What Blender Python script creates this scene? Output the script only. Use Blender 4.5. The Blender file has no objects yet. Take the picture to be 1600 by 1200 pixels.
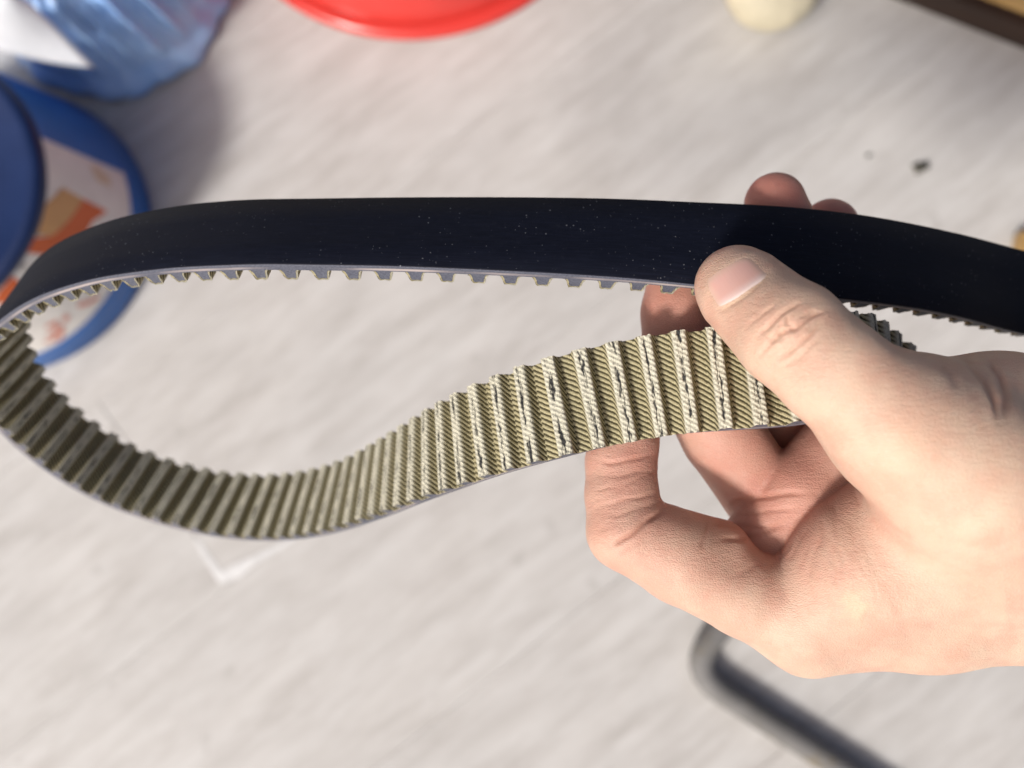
import bpy, bmesh, math, random
import numpy as np
from mathutils import Vector, Matrix
from mathutils.bvhtree import BVHTree

random.seed(7); rng = np.random.default_rng(7)
scene = bpy.context.scene
col = scene.collection
R = math.radians

# ------------------------------------------------------------------ camera
F = 1232.0                      # focal length in photo pixels (1600 wide)
CAM_H, TILT = 0.650, R(4.2)
cd = bpy.data.cameras.new('camera'); cam = bpy.data.objects.new('camera', cd); col.objects.link(cam)
cd.sensor_width = 36.0; cd.lens = 36.0*F/1600.0
cd.clip_start = 0.01; cd.clip_end = 50.0
cam.location = (0, 0, CAM_H); cam.rotation_euler = (TILT, 0, 0)
cd.dof.use_dof = True; cd.dof.focus_distance = 0.190; cd.dof.aperture_fstop = 7.6
scene.camera = cam
CM = Matrix.Translation((0, 0, CAM_H)) @ Matrix.Rotation(TILT, 4, 'X')
CMn = np.array(CM)

# ------------------------------------------------------------------ sky, sun, exposure
SUN = Vector((-0.48, -0.545, 0.69)).normalized()      # towards the sun
w = bpy.data.worlds.new('World'); scene.world = w; w.use_nodes = True
nt = w.node_tree; bg = nt.nodes['Background']
sky = nt.nodes.new('ShaderNodeTexSky'); sky.sky_type = 'NISHITA'; sky.sun_disc = False; sky.air_density = 0.35; sky.dust_density = 5.0; sky.ozone_density = 0.3
sky.sun_elevation = math.asin(SUN.z); sky.sun_rotation = math.atan2(SUN.x, SUN.y)
nt.links.new(sky.outputs[0], bg.inputs[0]); bg.inputs[1].default_value = 0.145
sl = bpy.data.lights.new('sun', 'SUN'); so = bpy.data.objects.new('sun', sl); col.objects.link(so)
sl.energy = 3.8; sl.angle = R(9.0); sl.color = (1.0, 0.965, 0.92)
so.rotation_euler = SUN.to_track_quat('Z', 'Y').to_euler(); so.location = (-1, -1.5, 2)
vs = scene.view_settings
vs.view_transform = 'Standard'; vs.look = 'None'; vs.exposure = -0.22; vs.gamma = 1.0; vs.use_curve_mapping = False
scene.cycles.max_bounces = 8

# ------------------------------------------------------------------ helpers
def cam3(px, py, d):
    """photo pixel + depth (mm along the optical axis) -> camera space, metres"""
    return np.array([(px-800.0)*d/F, -(py-600.0)*d/F, -d])*0.001
def to_world(P):
    P = np.asarray(P, float); return P @ CMn[:3, :3].T + CMn[:3, 3]
def on_plane(px, py, z=0.0):
    """the point of the horizontal plane at height z that a photo pixel looks at"""
    dirw = CMn[:3, :3] @ np.array([(px-800.0)/F, -(py-600.0)/F, -1.0])
    t = (z-CAM_H)/dirw[2]
    return np.array([0, 0, CAM_H]) + t*dirw
def mesh_obj(name, verts, faces, mats, parent=None, smooth=True, mi=None, uvs=None):
    me = bpy.data.meshes.new(name)
    me.from_pydata([tuple(v) for v in verts], [], [tuple(f) for f in faces])
    for m in (mats if isinstance(mats, (list, tuple)) else [mats]): me.materials.append(m)
    if mi is not None: me.polygons.foreach_set('material_index', np.asarray(mi, np.int32))
    if smooth: me.polygons.foreach_set('use_smooth', np.ones(len(me.polygons), bool))
    if uvs is not None:
        li = np.empty(len(me.loops), np.int32); me.loops.foreach_get('vertex_index', li)
        for nm, arr in uvs.items():
            ul = me.uv_layers.new(name=nm); ul.data.foreach_set('uv', np.asarray(arr, np.float32)[li].ravel())
    me.update()
    o = bpy.data.objects.new(name, me); col.objects.link(o)
    if parent: o.parent = parent
    return o
def bm_obj(name, bm, mat, parent=None, smooth=False):
    me = bpy.data.meshes.new(name); bm.to_mesh(me); bm.free()
    for m in (mat if isinstance(mat, (list, tuple)) else [mat]): me.materials.append(m)
    if smooth: me.polygons.foreach_set('use_smooth', np.ones(len(me.polygons), bool))
    o = bpy.data.objects.new(name, me); col.objects.link(o)
    if parent: o.parent = parent
    return o
def tag(o, label=None, cat=None, group=None, kind=None):
    if label: o['label'] = label
    if cat: o['category'] = cat
    if group: o['group'] = group
    if kind: o['kind'] = kind
    return o
def empty(name, loc=(0, 0, 0)):
    o = bpy.data.objects.new(name, None); o.location = loc; o.empty_display_size = 0.02; col.objects.link(o); return o

class NT:
    """small node-building helper"""
    def __init__(s, name):
        s.m = bpy.data.materials.new(name); s.m.use_nodes = True
        s.t = s.m.node_tree; s.b = s.t.nodes['Principled BSDF']
    def n(s, typ, **kw):
        x = s.t.nodes.new(typ)
        for k, v in kw.items():
            if k in x.inputs: s.set(x.inputs[k], v)
            else: setattr(x, k, v)
        return x
    def set(s, sock, v):
        if isinstance(v, bpy.types.NodeSocket): s.t.links.new(v, sock)
        else:
            if isinstance(v, (tuple, list)) and len(v) == 3 and sock.type == 'RGBA': v = (*v, 1)
            sock.default_value = v
    def math(s, op, a, b=None, c=None, clamp=False):
        x = s.t.nodes.new('ShaderNodeMath'); x.operation = op; x.use_clamp = clamp
        for i, v in enumerate((a, b, c)):
            if v is not None: s.set(x.inputs[i], v)
        return x.outputs[0]
    def mix(s, f, a, b, mode='MIX'):
        x = s.t.nodes.new('ShaderNodeMix'); x.data_type = 'RGBA'; x.blend_type = mode
        s.set(x.inputs[0], f); s.set(x.inputs[6], a); s.set(x.inputs[7], b); return x.outputs[2]
    def ramp(s, f, lo, hi):
        x = s.t.nodes.new('ShaderNodeMapRange'); x.clamp = True; x.interpolation_type = 'SMOOTHSTEP'
        s.set(x.inputs[0], f); x.inputs[1].default_value = lo; x.inputs[2].default_value = hi
        return x.outputs[0]
    def noise(s, vec, scale, detail=2.0, rough=0.5):
        x = s.t.nodes.new('ShaderNodeTexNoise'); s.set(x.inputs['Vector'], vec)
        x.inputs['Scale'].default_value = scale; x.inputs['Detail'].default_value = detail
        x.inputs['Roughness'].default_value = rough; return x.outputs[0]
    def mapping(s, vec, scale=(1, 1, 1), rot=(0, 0, 0), loc=(0, 0, 0)):
        x = s.t.nodes.new('ShaderNodeMapping'); s.set(x.inputs[0], vec)
        x.inputs['Location'].default_value = loc; x.inputs['Rotation'].default_value = rot; x.inputs['Scale'].default_value = scale
        return x.outputs[0]
    def bump(s, h, strength, dist):
        x = s.t.nodes.new('ShaderNodeBump'); s.set(x.inputs['Height'], h)
        x.inputs['Strength'].default_value = strength; x.inputs['Distance'].default_value = dist
        s.t.links.new(x.outputs[0], s.b.inputs['Normal'])
    def coord(s, which='Object'):
        return s.t.nodes.new('ShaderNodeTexCoord').outputs[which]
    def uv(s, name):
        x = s.t.nodes.new('ShaderNodeUVMap'); x.uv_map = name; return x.outputs[0]
    def sep(s, v):
        x = s.t.nodes.new('ShaderNodeSeparateXYZ'); s.set(x.inputs[0], v); return x.outputs
    def base(s, c): s.set(s.b.inputs['Base Color'], c)
    def p(s, **kw):
        for k, v in kw.items(): s.set(s.b.inputs[k.replace('_', ' ')], v)

# ------------------------------------------------------------------ materials
def mat_floor():
    k = NT('floor_plank'); g = k.t.nodes.new('ShaderNodeNewGeometry'); oi = k.t.nodes.new('ShaderNodeObjectInfo')
    off = k.t.nodes.new('ShaderNodeVectorMath'); off.operation = 'ADD'
    k.set(off.inputs[0], k.coord('Object'))
    sc_ = k.t.nodes.new('ShaderNodeVectorMath'); sc_.operation = 'SCALE'; k.set(sc_.inputs[0], oi.outputs['Location']); sc_.inputs['Scale'].default_value = 7.3
    k.set(off.inputs[1], sc_.outputs[0]); v = off.outputs[0]
    streak = k.noise(k.mapping(v, (4, 30, 1)), 1.6, 5, .6)
    fine = k.noise(k.mapping(v, (14, 90, 1)), 1.8, 4, .6)
    cloud = k.noise(v, 7, 4, .55)
    c = k.mix(k.ramp(streak, .3, .72), (.405, .385, .36), (.54, .525, .50))
    c = k.mix(k.math('MULTIPLY', k.ramp(fine, .42, .68), .35), c, (.60, .585, .56))
    c = k.mix(k.math('MULTIPLY', k.ramp(cloud, .36, .64), .6), c, (.45, .438, .418))
    c = k.mix(k.math('MULTIPLY', oi.outputs['Random'], .25), c, (.50, .48, .455))
    mot = k.noise(k.mapping(v, (15, 75, 1)), 1.0, 5, .7)
    c = k.mix(k.math('MULTIPLY', k.ramp(mot, .40, .66), .55), c, (.585, .575, .555))
    mot2 = k.noise(k.mapping(v, (11, 42, 1), (0, 0, .15), (3, 5, 0)), 1.0, 5, .7)
    c = k.mix(k.math('MULTIPLY', k.ramp(mot2, .50, .70), .45), c, (.37, .345, .32))
    spot = k.noise(v, 34, 3, .5)
    c = k.mix(k.math('MULTIPLY', k.ramp(spot, .66, .74), .30), c, (.28, .26, .24))
    k.base(c); k.p(Roughness=k.math('MULTIPLY_ADD', fine, .25, .42), Specular_IOR_Level=.35)
    k.bump(k.math('ADD', k.math('MULTIPLY', streak, .6), k.math('MULTIPLY', fine, .4)), .25, .0006)
    return k.m
def mat_plain(name, rgb, rough=.5, spec=.5, var=.15, scale=30, **kw):
    k = NT(name); n = k.noise(k.coord('Object'), scale, 4, .55)
    dark = tuple(c*(1-var) for c in rgb); lite = tuple(min(1, c*(1+var)) for c in rgb)
    k.base(k.mix(k.ramp(n, .3, .7), dark, lite))
    k.p(Roughness=k.math('MULTIPLY_ADD', n, .15, rough-.07), Specular_IOR_Level=spec, **kw)
    k.bump(n, .15, .0005)
    return k.m
def mat_wood(name, a, b, rough=.5):
    k = NT(name); v = k.coord('Object')
    g = k.noise(k.mapping(v, (6, 70, 70)), 1.0, 5, .6)
    k.base(k.mix(k.ramp(g, .3, .7), a, b)); k.p(Roughness=rough); k.bump(g, .3, .0006); return k.m
def mat_rubber():
    k = NT('belt_rubber'); uv = k.uv('mm')
    specks = k.t.nodes.new('ShaderNodeTexVoronoi'); k.set(specks.inputs['Vector'], uv); specks.inputs['Scale'].default_value = 1.15
    sz = k.sep(specks.outputs['Color'])
    d = k.math('LESS_THAN', specks.outputs['Distance'], k.math('MULTIPLY', k.math('POWER', sz[0], 4.0), .235))
    patch = k.noise(uv, .045, 2, .5)
    d = k.math('MULTIPLY', d, k.ramp(patch, .38, .62))
    scr = k.noise(k.mapping(uv, (.12, 2.6, 1)), 1.0, 4, .6)
    dust = k.noise(uv, .5, 5, .65)
    c = k.mix(k.ramp(scr, .35, .75), (.004, .0052, .0115), (.0075, .0097, .020))
    c = k.mix(k.math('MULTIPLY', k.ramp(dust, .55, .8), .3), c, (.03, .033, .045))
    c = k.mix(k.math('MULTIPLY', d, .75), c, (.19, .20, .22))
    k.base(c); k.p(Roughness=k.math('MULTIPLY_ADD', scr, .15, .50), Specular_IOR_Level=.16)
    k.bump(k.math('ADD', k.math('MULTIPLY', scr, .5), k.math('MULTIPLY', dust, .5)), .25, .00025)
    return k.m
def mat_cut():
    k = NT('belt_cut_edge'); uv = k.uv('mm'); s = k.sep(uv)     # x along the belt, y through the thickness
    n = k.noise(k.mapping(uv, (1.6, 2.4, 1)), 1.0, 5, .65)
    fine = k.noise(uv, 5.0, 3, .6)
    c = k.mix(k.ramp(n, .3, .7), (.058, .063, .088), (.115, .122, .155))
    c = k.mix(k.math('MULTIPLY', k.ramp(fine, .55, .75), .35), c, (.38, .38, .40))
    cord = k.math('MULTIPLY', k.ramp(s[1], 1.05, 1.35), k.math('SUBTRACT', 1.0, k.ramp(s[1], 1.75, 2.05)))
    run = k.noise(k.mapping(uv, (.03, 0, 1)), 1.0, 2, .5)
    c = k.mix(k.math('MULTIPLY', k.math('MULTIPLY', cord, k.ramp(run, .40, .60)), .75), c, (.50, .43, .40))
    k.base(c); k.p(Roughness=.6, Specular_IOR_Level=.3)
    k.bump(k.math('ADD', n, fine), .35, .0002)
    return k.m
def mat_fabric():
    k = NT('belt_fabric'); uv = k.uv('mm'); tp = k.uv('tooth')
    s = k.sep(uv); t = k.sep(tp)
    wob = k.noise(uv, .8, 2, .5)
    ph = k.math('ADD', k.math('MULTIPLY', s[1], 1/1.42), k.math('MULTIPLY', s[0], .50))
    ph = k.math('ADD', ph, k.math('MULTIPLY', wob, .35))
    wave = k.math('MULTIPLY_ADD', k.math('SINE', k.math('MULTIPLY', ph, 2*math.pi)), .5, .5)
    yarn = k.math('MULTIPLY_ADD', k.math('SINE', k.math('MULTIPLY', k.math('SUBTRACT', k.math('MULTIPLY', s[0], 1/.55), k.math('MULTIPLY', s[1], .5)), 2*math.pi)), .5, .5)
    grain = k.noise(uv, 3.2, 3, .6)
    line = k.math('MULTIPLY', k.ramp(k.math('ADD', wave, k.math('MULTIPLY', k.math('SUBTRACT', grain, .5), .5)), .58, .24), 1.0)
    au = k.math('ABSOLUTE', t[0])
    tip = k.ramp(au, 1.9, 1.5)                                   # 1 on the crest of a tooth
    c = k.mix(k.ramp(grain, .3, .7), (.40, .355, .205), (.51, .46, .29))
    c = k.mix(k.math('MULTIPLY', tip, .7), c, (.68, .665, .555))   # crest yarns paler than the rest
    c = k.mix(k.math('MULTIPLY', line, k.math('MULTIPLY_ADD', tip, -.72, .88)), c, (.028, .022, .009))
    sp = k.noise(k.mapping(uv, (2.6, 1.5, 1)), 1.0, 3, .6)
    c = k.mix(k.math('MULTIPLY', k.math('MULTIPLY', k.ramp(sp, .55, .63), tip), .55), c, (.07, .065, .055))
    wn = k.noise(k.mapping(tp, (.9, .16, 1)), 1.0, 3, .65)
    wj = k.math('MULTIPLY', k.math('SUBTRACT', k.noise(tp, .55, 3, .6), .5), 1.5)
    core = k.ramp(k.math('ABSOLUTE', k.math('ADD', t[0], wj)), .62, .30)
    worn = k.math('MULTIPLY', core, k.ramp(wn, .47, .56))
    c = k.mix(k.math('MULTIPLY', worn, .95), c, (.012, .013, .018))
    k.base(c); k.p(Roughness=.85, Specular_IOR_Level=.15)
    h = k.math('ADD', k.math('MULTIPLY', wave, .7), k.math('ADD', k.math('MULTIPLY', yarn, .15), k.math('MULTIPLY', grain, .4)))
    k.bump(k.math('SUBTRACT', h, worn), .7, .00035)
    return k.m
def mat_skin():
    k = NT('skin'); v = k.coord('Object')
    at = k.t.nodes.new('ShaderNodeAttribute'); at.attribute_name = 'tint'
    a = k.sep(at.outputs['Vector'])
    blot = k.noise(v, 130, 4, .6); fine = k.noise(v, 900, 3, .6); big = k.noise(v, 45, 3, .5)
    c = k.mix(k.ramp(big, .3, .7), (.60, .415, .305), (.655, .475, .355))
    c = k.mix(k.math('MULTIPLY', k.ramp(blot, .38, .66), .7), c, (.605, .36, .265))
    c = k.mix(k.math('MULTIPLY', k.ramp(fine, .5, .75), .22), c, (.72, .55, .43))
    c = k.mix(k.math('MULTIPLY', a[0], .85), c, (.49, .18, .14))
    c = k.mix(a[1], c, (.70, .54, .36))
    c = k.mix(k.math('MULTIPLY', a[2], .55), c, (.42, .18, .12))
    k.base(c)
    vor = k.t.nodes.new('ShaderNodeTexVoronoi'); vor.feature = 'DISTANCE_TO_EDGE'
    k.set(vor.inputs['Vector'], k.mapping(v, (1, 1.5, 1), (0, 0, .6))); vor.inputs['Scale'].default_value = 1300
    pore = k.ramp(vor.outputs['Distance'], 0, .22)
    k.p(Roughness=k.math('MULTIPLY_ADD', fine, .2, .40), Specular_IOR_Level=.42,
        Subsurface_Weight=.22, Subsurface_Radius=(1.0, .32, .18), Subsurface_Scale=.0032)
    lines = k.noise(k.mapping(v, (300, 1500, 600), (0, 0, -.5)), 1.0, 3, .6)
    k.bump(k.math('ADD', k.math('MULTIPLY', pore, .45), k.math('ADD', k.math('MULTIPLY', fine, .55), k.math('MULTIPLY', lines, 1.3))), .55, .00022)
    return k.m
def mat_nail():
    k = NT('nail'); uv = k.uv('nail'); s = k.sep(uv)     # x 0 at the cuticle, 1 at the tip
    n = k.noise(k.mapping(uv, (1, 22, 1)), 1.0, 2, .5)
    c = k.mix(k.ramp(s[0], .02, .28), (.68, .54, .50), (.60, .36, .31))  # whitish highlight by the cuticle put into the nail colour
    c = k.mix(k.ramp(s[0], .60, .98), c, (.66, .48, .36))
    c = k.mix(k.ramp(k.math('ABSOLUTE', k.math('SUBTRACT', s[1], .5)), .28, .5), c, (.61, .42, .32))
    k.base(c); k.p(Roughness=.30, Specular_IOR_Level=.5, Subsurface_Weight=.2, Subsurface_Radius=(1, .4, .25), Subsurface_Scale=.002)
    k.bump(n, .12, .0002); return k.m
def mat_bag():
    k = NT('blue_plastic_film'); v = k.coord('Object'); n = k.noise(v, 18, 4, .6); m2 = k.noise(k.mapping(v, (1, 1, .25)), 60, 3, .6)
    k.base(k.mix(k.ramp(n, .3, .7), (.24, .44, .80), (.42, .60, .88)))
    k.p(Roughness=.26, Specular_IOR_Level=.5, Subsurface_Weight=.15, Subsurface_Radius=(.3,.6,1), Subsurface_Scale=.004)
    k.bump(k.math('ADD', n, m2), .22, .001); return k.m
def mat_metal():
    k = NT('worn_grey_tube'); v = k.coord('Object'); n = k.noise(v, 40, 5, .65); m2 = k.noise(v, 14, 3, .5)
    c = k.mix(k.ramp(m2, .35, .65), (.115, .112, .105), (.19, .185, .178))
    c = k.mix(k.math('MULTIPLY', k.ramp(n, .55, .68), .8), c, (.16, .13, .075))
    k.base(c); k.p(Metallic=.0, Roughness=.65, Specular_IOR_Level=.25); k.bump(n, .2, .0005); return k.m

M = dict(floor=mat_floor(), grout=mat_plain('grout', (.60, .585, .56), .8, .2),
         scuff=mat_plain('pale_scuff', (.66, .66, .65), .7, .2, .08, 90),
         blue=mat_plain('blue_plastic', (.022, .13, .42), .38, .5, .08),
         navy=mat_plain('navy_lid_plastic', (.006, .020, .080), .45, .4, .08),
         label=mat_plain('label_paper', (.74, .71, .66), .45, .4, .05, 60),
         orange=mat_plain('orange_print', (.62, .115, .022), .45, .4, .06),
         tan=mat_plain('tan_print', (.60, .33, .13), .45, .4, .08),
         pale=mat_plain('faded_red_print', (.66, .30, .23), .5, .4, .12),
         smudge=mat_plain('grey_print', (.36, .34, .31), .5, .4, .1),
         cream_print=mat_plain('cream_print', (.66, .53, .38), .5, .4, .1),
         red=mat_plain('red_plastic', (.60, .045, .035), .20, .5, .05),
         cream=mat_plain('cream_surface', (.56, .51, .37), .6, .3, .14, 26),
         brown=mat_wood('dark_brown_wood', (.015, .007, .0035), (.030, .013, .006)),
         tanwood=mat_wood('tan_wood', (.33, .20, .07), (.46, .30, .12)),
         dirt=mat_plain('dirt', (.05, .048, .035), .9, .1, .3, 400),
         flap=mat_plain('white_film', (.86, .89, .92), .25, .5, .06),
         rubber=mat_rubber(), cut=mat_cut(), fabric=mat_fabric(), skin=mat_skin(), nail=mat_nail(),
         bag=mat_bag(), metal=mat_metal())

# ------------------------------------------------------------------ floor: grout bed + planks
A0, A1 = on_plane(0, 1185)[:2], on_plane(1500, 55)[:2]       # one long joint of the planks
B0 = on_plane(750, 1072)[:2]                                  # the next joint
ax = (A1-A0)/np.linalg.norm(A1-A0); nx = np.array([-ax[1], ax[0]])
PW = abs(np.dot(B0-A0, nx)); PLEN = 1.00; ANG = math.atan2(ax[1], ax[0])
E0 = np.dot(on_plane(355, 908)[:2]-A0, ax)                    # an end joint
bed = mesh_obj('floor', [(-2.2, -2.2, -.0009), (2.2, -2.2, -.0009), (2.2, 2.2, -.0009), (-2.2, 2.2, -.0009)], [(0, 1, 2, 3)], M['grout'], smooth=False)
tag(bed, 'pale grey floor of wood-look tile planks laid diagonally', kind='structure')
def plank_mesh():
    bm = bmesh.new(); bmesh.ops.create_cube(bm, size=1.0)
    g = .0005
    bmesh.ops.scale(bm, vec=(PLEN-g, PW-g, .008), verts=bm.verts); bmesh.ops.translate(bm, vec=(0, 0, -.004), verts=bm.verts)
    top = [e for e in bm.edges if all(v.co.z > -.001 for v in e.verts)]
    bmesh.ops.bevel(bm, geom=top, offset=.0005, segments=2, affect='EDGES', profile=.6)
    me = bpy.data.meshes.new('plank'); bm.to_mesh(me); bm.free(); me.materials.append(M['floor'])
    return me
pm = plank_mesh()
for r in range(-9, 9):
    st = E0 if r == 0 else E0 + [.37, .68, .16, .52, .81, .29][r % 6]*PLEN
    for q in range(-3, 4):
        c = A0 + nx*(r+.5)*PW + ax*(st + (q+.5)*PLEN)
        if abs(c[0]) > 1.5 or abs(c[1]) > 1.5: continue
        o = bpy.data.objects.new('plank', pm); o.location = (c[0], c[1], 0); o.rotation_euler = (0, 0, ANG); o.parent = bed; col.objects.link(o)

def floor_mark(pts, wd, z=.0004):
    V = []; n = len(pts); P = [on_plane(x, y)[:2] for x, y in pts]
    for i in range(n):
        d = P[min(n-1, i+1)]-P[max(0, i-1)]; d /= np.linalg.norm(d); q = np.array([-d[1], d[0]])*wd[i]/2*.001
        V += [(*(P[i]+q), z), (*(P[i]-q), z)]
    return mesh_obj('pale_scuff', V, [(2*i, 2*i+1, 2*i+3, 2*i+2) for i in range(n-1)], M['scuff'], bed, smooth=False)
floor_mark([(306, 842), (318, 862), (334, 886), (350, 908)], [2, 5, 6, 8])
floor_mark([(345, 905), (370, 892), (392, 878), (430, 858), (482, 828)], [9, 12, 7, 5, 2], .0008)
# ------------------------------------------------------------------ revolved shapes
def lathe(name, prof, mat, parent=None, seg=96, fn=None, a0=0, a1=2*math.pi, mi=None):
    full = abs(a1-a0-2*math.pi) < 1e-6
    n = seg if full else seg+1
    V = []; Fc = []; MI = []
    for i in range(n):
        a = a0+(a1-a0)*i/seg
        for j, (r, z) in enumerate(prof):
            if fn: r, z = fn(a, r, z, j)
            V.append((r*math.cos(a), r*math.sin(a), z))
    m = len(prof)
    for i in range(seg):
        i2 = (i+1) % n
        for j in range(m-1):
            Fc.append((i*m+j, i2*m+j, i2*m+j+1, i*m+j+1))
    return mesh_obj(name, V, Fc, mat, parent)

# --- blue tub with a printed label
tb = on_plane(16, 362); TUB_R0, TUB_R1, TUB_H = .1205, .0985, .126
tub = empty('plastic_tub', (tb[0], tb[1], .0))
tag(tub, 'round blue plastic tub with navy lid and white orange printed label', 'tub')
def tub_r(z): return TUB_R0+(TUB_R1-TUB_R0)*z/TUB_H
lathe('body', [(0, .001), (TUB_R0-.004, .001), (TUB_R0, .005), (tub_r(.03), .03), (tub_r(.07), .07), (tub_r(.120), .120)], M['blue'], tub)
lid = lathe('lid', [(tub_r(.118)-.001, .1175), (tub_r(.118)+.0010, .1185), (tub_r(.122)+.0010, .124), (TUB_R1-.001, .1265), (TUB_R1-.006, .127), (TUB_R1-.010, .124), (.06, .1245), (0, .1245)], M['navy'], tub)
def ang_z(px, py):
    """pixel -> angle and height on the tub's wall"""
    o = np.array([0, 0, CAM_H]); d = CMn[:3, :3] @ np.array([(px-800.0)/F, -(py-600.0)/F, -1.0])
    best = None
    for z in np.linspace(0, .126, 561):
        p = o + d*((z-CAM_H)/d[2]); q = p[:2]-tb[:2]
        e = abs(np.hypot(*q)-tub_r(z))
        if (best is None or e < best[0]): best = (e, math.atan2(q[1], q[0]), z)
    return best[1], best[2]
def wall_patch(name, poly, mat, lift, parent, n=10):
    """a thin printed patch on the tub's wall: poly in (angle, z); triangle-filled and wrapped"""
    bm = bmesh.new(); vs_ = [bm.verts.new((a*TUB_R0, z, 0)) for a, z in poly]
    f = bm.faces.new(vs_); bmesh.ops.triangulate(bm, faces=[f])
    for _ in range(4):
        es = [e for e in bm.edges if e.calc_length() > .006]
        if not es: break
        bmesh.ops.subdivide_edges(bm, edges=es, cuts=1); bmesh.ops.triangulate(bm, faces=bm.faces)
    for v in bm.verts:
        a, z = v.co.x/TUB_R0, v.co.y; r = tub_r(z)+lift
        v.co = (r*math.cos(a), r*math.sin(a), z)
    bmesh.ops.recalc_face_normals(bm, faces=bm.faces)
    return bm_obj(name, bm, mat, parent, True)
aL0 = ang_z(186, 268)[0]; zlo = ang_z(203, 330)[1]; aL1 = aL0-2.3
lz = [zlo+.0005*math.sin(i) for i in range(3)]
lab = lathe('label', [(tub_r(zlo)+.0006, zlo), (tub_r(.09)+.0006, .09), (tub_r(.1185)+.0006, .1185)], M['label'], tub, seg=80, a0=aL1, a1=aL0)
def px_poly(pts): return [ang_z(*p) for p in pts]
wall_patch('print_tan', px_poly([(95, 293), (70, 318), (58, 345), (54, 366), (80, 368), (105, 345), (128, 311)]), M['tan'], .0010, lab)
wall_patch('print_orange', px_poly([(128, 311), (105, 345), (80, 368), (52, 371), (40, 394), (80, 398), (120, 380), (143, 345), (166, 330)]), M['orange'], .0011, lab)
wall_patch('print_orange', px_poly([(18, 430), (-2, 452), (-14, 470), (8, 474), (32, 442)]), M['orange'], .0011, lab)
wall_patch('print_smudge', px_poly([(33, 410), (27, 421), (36, 421), (41, 411)]), M['smudge'], .0011, lab)
wall_patch('print_cream', px_poly([(138, 258), (150, 283), (172, 293), (170, 278), (152, 262)]), M['cream_print'], .0010, lab)
def stroke(a, b, wd):
    a = np.array(a, float); b = np.array(b, float); d = (b-a)/np.linalg.norm(b-a); n_ = np.array([-d[1], d[0]])*wd/2
    return [tuple(a+n_), tuple(b+n_), tuple(b-n_), tuple(a-n_)]
for a, b, wd in [((70, 510), (88, 500), 5), (((72, 523)), ((94, 508)), 4), ((80, 526), (99, 513), 4), ((86, 500), (84, 524), 5), ((97, 507), (94, 527), 5), ((68, 533), (96, 526), 4),
                 ((99, 500), (104, 491), 9), ((120, 477), (142, 470), 7), ((140, 470), (152, 462), 6)]:
    wall_patch('print_stroke', px_poly(stroke(a, b, wd)), M['pale'], .0011, lab)

# --- container wrapped in a blue plastic bag
bc = on_plane(176, -22); BR = .1015
bag = empty('bagged_pot', (bc[0], bc[1], 0)); tag(bag, 'round pot wrapped in crumpled shiny blue plastic bag beside the blue tub', 'bag')
ph = rng.uniform(0, 6.28, 12)
def pleat(a, r, z, j):
    k = min(1.0, max(0.0, (z-.020)/.03))
    q1 = math.sin(19*a+ph[0]+2.0*math.sin(3*a+ph[1])+z*10); q2 = math.sin(33*a+ph[2]+2.5*math.sin(5*a)+z*25)
    f = .0075*(1-abs(q1))**1.6+.0040*(1-abs(q2))**2+.003*math.sin(7*a+ph[3])-.004
    lo = .0016*math.sin(9*a+ph[4])+.0010*math.sin(23*a+ph[5]+z*80)
    return r+k*f+(1-k)*lo, z+(.0016*math.sin(11*a+ph[6]) if 0 < z < .03 else 0)
prof = [(BR-.008, .001), (BR-.001, .002), (BR+.001, .006), (BR-.001, .012), (BR-.005, .018), (BR-.0085, .022)]+[(BR-.0085-.010*((z-.022)/.12), z) for z in np.linspace(.028, .105, 14)]+[(BR-.026, .111), (BR-.06, .113), (0, .108)]
lathe('plastic_bag', prof, M['bag'], bag, seg=420, fn=pleat)
# folded white corner of the bag lying on its side
fl = []; nA, nB = 12, 12
c0, c1, c2, c3 = [np.array(p, float) for p in ((-40, -30), (44, 2), (148, 105), (-30, 66))]
def bag_hit(px, py, lift):
    o = np.array([0, 0, CAM_H]); d = CMn[:3, :3] @ np.array([(px-800.0)/F, -(py-600.0)/F, -1.0]); best = None
    for z in np.linspace(.004, .15, 400):
        p = o+d*((z-CAM_H)/d[2]); q = p[:2]-bc[:2]; rr = BR-.0085-.010*max(0, (z-.022)/.12)+lift
        e = abs(np.hypot(*q)-rr)
        if best is None or e < best[0]: best = (e, np.array([q[0], q[1], z]))
    return best[1]
for i in range(nA+1):
    for j in range(nB+1):
        s, t = i/nA, j/nB
        p = (1-s)*((1-t)*c0+t*c3)+s*((1-t)*c1+t*c2)
        p = p + np.array([0, 7*math.sin(math.pi*s)*t])
        fl.append(bag_hit(p[0], p[1], .010+.024*t+.003*math.sin(3*s+2*t)))
ff = [(i*(nB+1)+j, (i+1)*(nB+1)+j, (i+1)*(nB+1)+j+1, i*(nB+1)+j+1) for i in range(nA) for j in range(nB)]
fo = mesh_obj('folded_corner', fl, ff, M['flap'], bag); sm = fo.modifiers.new('thick', 'SOLIDIFY'); sm.thickness = .0012

# --- red basin
rc = on_plane(642, -246)
bas = empty('basin', (rc[0], rc[1], 0)); tag(bas, 'round glossy red plastic basin standing on the pale floor', 'basin')
RB = .1805
lathe('rolled_rim', [(RB-.012, .001), (RB-.004, .0008), (RB, .004), (RB+.0006, .008), (RB-.002, .0115), (RB-.006, .0125), (RB-.0105, .0118)], M['red'], bas, seg=160)
lathe('bowl', [(RB-.011, .010), (RB-.0125, .016), (RB-.020, .045), (RB-.030, .080), (RB-.036, .092), (RB-.046, .098), (RB-.09, .100), (0, .101)], M['red'], bas, seg=160)

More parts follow.
